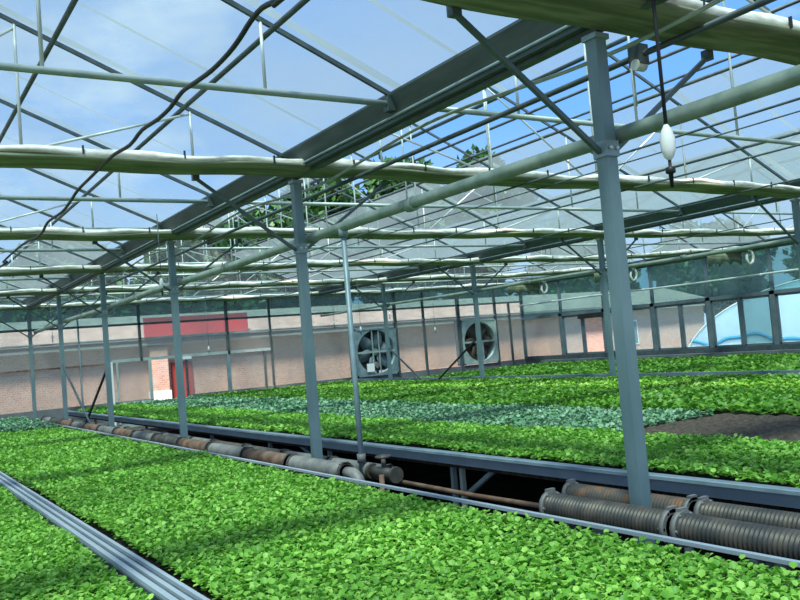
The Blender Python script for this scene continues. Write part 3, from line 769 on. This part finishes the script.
for i in range(N): b.f.append((2*i, 2*i+1, 2*i+3, 2*i+2)); b.sm.append(True)
o = b.build('blue_band', M_BLUE, tn); md = o.modifiers.new('s', 'SOLIDIFY'); md.thickness = .02
MB().box(-.05, -.01, -RY*.96, RY*.96, 0, 1.3).build('white_skirt', M_WHITE, tn)

def tree(x, y, h, rad, label, seed):
    t = thing('tree', label, 'tree', (x, y, 0), 'trees behind the brick building')
    MB().path([(0, 0, 0), (.1, 0, h*.3), (0, .1, h*.75)], .3, 8, True, [.32, .24, .08]).build('trunk', M_BARK, t)
    r_ = np.random.default_rng(seed)
    nb = 26; C_ = []
    for i in range(nb):
        u = r_.normal(size=3); u /= np.linalg.norm(u); q = r_.random()**.4
        C_.append((u[0]*rad*.75*q, u[1]*rad*.75*q, h*.58+u[2]*h*.30*q))
    P = []
    for c in C_:
        k = 800; u = r_.normal(size=(k, 3)); u /= np.linalg.norm(u, axis=1)[:, None]
        P.append(np.array(c)+u*(rad*.36)*r_.uniform(.75, 1.1, (k, 1)))
    P = np.concatenate(P); K = len(P); s = r_.uniform(.30, .60, (K, 1))
    a = r_.normal(size=(K, 3)); a /= np.linalg.norm(a, axis=1)[:, None]; bb = np.cross(a, r_.normal(size=(K, 3))); bb /= np.linalg.norm(bb, axis=1)[:, None]
    V = np.stack([P, P+a*s*.6+bb*s*.35, P+a*s*1.2, P+a*s*.6-bb*s*.35], 1).reshape(-1, 3)
    me = bpy.data.meshes.new('foliage'); me.from_pydata(V.tolist(), [], (np.arange(K*4).reshape(-1, 4)).tolist()); me.materials.append(L_TREE)
    o = bpy.data.objects.new('foliage', me); COL.objects.link(o); o.parent = t
    return t
tr = [(-12, 41, 9, 4, 'leafy tree at the far left behind the building'), (-3, 42, 9.5, 4.2, 'leafy tree behind the left end of the back wall'), (5, 41, 9, 4, 'leafy tree behind the red board'),
      (12.5, 41, 10.5, 4.2, 'green tree seen lowest left in the open vent'), (19, 42, 13.5, 4.8, 'tall green tree in the left part of the open vent'), (25.5, 41, 15.2, 4.6, 'tall green tree seen in the middle of the open vent'),
      (31.5, 41, 16.4, 4.0, 'tallest green tree against blue sky in the open vent'), (39, 40, 10, 4.2, 'tree behind the right end of the brick building'), (46, 34, 9, 4.2, 'tree beyond the brick building corner'),
      (50, 26, 9.5, 4.5, 'tree behind the far side of the tunnel'), (52, 17, 9, 4.5, 'leafy tree beyond the plastic tunnel'), (52, 8, 9.5, 4.5, 'tree beyond the tunnel at the right edge'),(51, 0, 9, 4.5, 'tree to the right of the tunnel')]
for i, (x, y, h, rad, l) in enumerate(tr): tree(x, y, h, rad, l, i+3)

# ------------------------------------------------------------------ world, sun
w = bpy.data.worlds.new('sky'); sc.world = w; w.use_nodes = True; nt = w.node_tree; nt.nodes.clear()
out = nt.nodes.new('ShaderNodeOutputWorld'); bg = nt.nodes.new('ShaderNodeBackground')
tc = nt.nodes.new('ShaderNodeTexCoord'); sp = nt.nodes.new('ShaderNodeSeparateXYZ'); nt.links.new(tc.outputs['Generated'], sp.inputs[0])
rp = nt.nodes.new('ShaderNodeValToRGB'); rp.color_ramp.elements[0].position = 0; rp.color_ramp.elements[0].color = (.50, .68, .95, 1)
rp.color_ramp.elements[1].position = .7; rp.color_ramp.elements[1].color = (.07, .22, .68, 1)
k = rp.color_ramp.elements.new(.25); k.color = (.15, .38, .88, 1)
nt.links.new(sp.outputs['Z'], rp.inputs['Fac'])
mp = nt.nodes.new('ShaderNodeMapping'); mp.inputs['Scale'].default_value = (1, 1, 2.4)
no = nt.nodes.new('ShaderNodeTexNoise'); no.inputs['Scale'].default_value = 2.2; no.inputs['Detail'].default_value = 7; no.inputs['Roughness'].default_value = .6
nt.links.new(tc.outputs['Generated'], mp.inputs[0]); nt.links.new(mp.outputs[0], no.inputs['Vector'])
cr = nt.nodes.new('ShaderNodeValToRGB'); cr.color_ramp.elements[0].position = .50; cr.color_ramp.elements[0].color = (0, 0, 0, 1); cr.color_ramp.elements[1].position = .72; cr.color_ramp.elements[1].color = (1, 1, 1, 1)
nt.links.new(no.outputs['Fac'], cr.inputs['Fac'])
mx = nt.nodes.new('ShaderNodeMixRGB'); nt.links.new(cr.outputs[0], mx.inputs[0]); nt.links.new(rp.outputs[0], mx.inputs[1]); mx.inputs[2].default_value = (.95, .97, 1, 1)
nt.links.new(mx.outputs[0], bg.inputs[0]); bg.inputs[1].default_value = .8; nt.links.new(bg.outputs[0], out.inputs[0])
L = bpy.data.lights.new('sun', 'SUN'); L.energy = 7.5; L.angle = math.radians(9); L.color = (1, .96, .88)
so = bpy.data.objects.new('sun', L); COL.objects.link(so)
so.rotation_euler = Vector((.38, .42, -1)).to_track_quat('-Z', 'Y').to_euler()

# ------------------------------------------------------------------ camera (solved from the photograph's vanishing points)
yaw, pitch, roll = .5699, .0518, -.0844
cy, sy, cp, spp = math.cos(yaw), math.sin(yaw), math.cos(pitch), math.sin(pitch)
fwd = Vector((sy*cp, cy*cp, spp)); r0 = Vector((cy, -sy, 0)); u0 = r0.cross(fwd)
c_, s_ = math.cos(roll), math.sin(roll)
rr = c_*r0+s_*u0; uu = -s_*r0+c_*u0
cd = bpy.data.cameras.new('camera'); cam = bpy.data.objects.new('camera', cd); COL.objects.link(cam)
cd.sensor_width = 36; cd.lens = 36*840.67/800; cd.clip_end = 400
mw = Matrix(((rr.x, uu.x, -fwd.x, -3.6026), (rr.y, uu.y, -fwd.y, -3.3219), (rr.z, uu.z, -fwd.z, .9864+FL), (0, 0, 0, 1)))
cam.matrix_world = mw; sc.camera = cam
for o in list(COL.objects):
    if o.parent is None and o is not cam: o.location.z -= FL
sc.view_settings.view_transform = 'Standard'; sc.view_settings.look = 'None'; sc.view_settings.gamma = 1; sc.view_settings.use_curve_mapping = False
sc.view_settings.exposure = 0.85
sc.cycles.transparent_max_bounces = 24
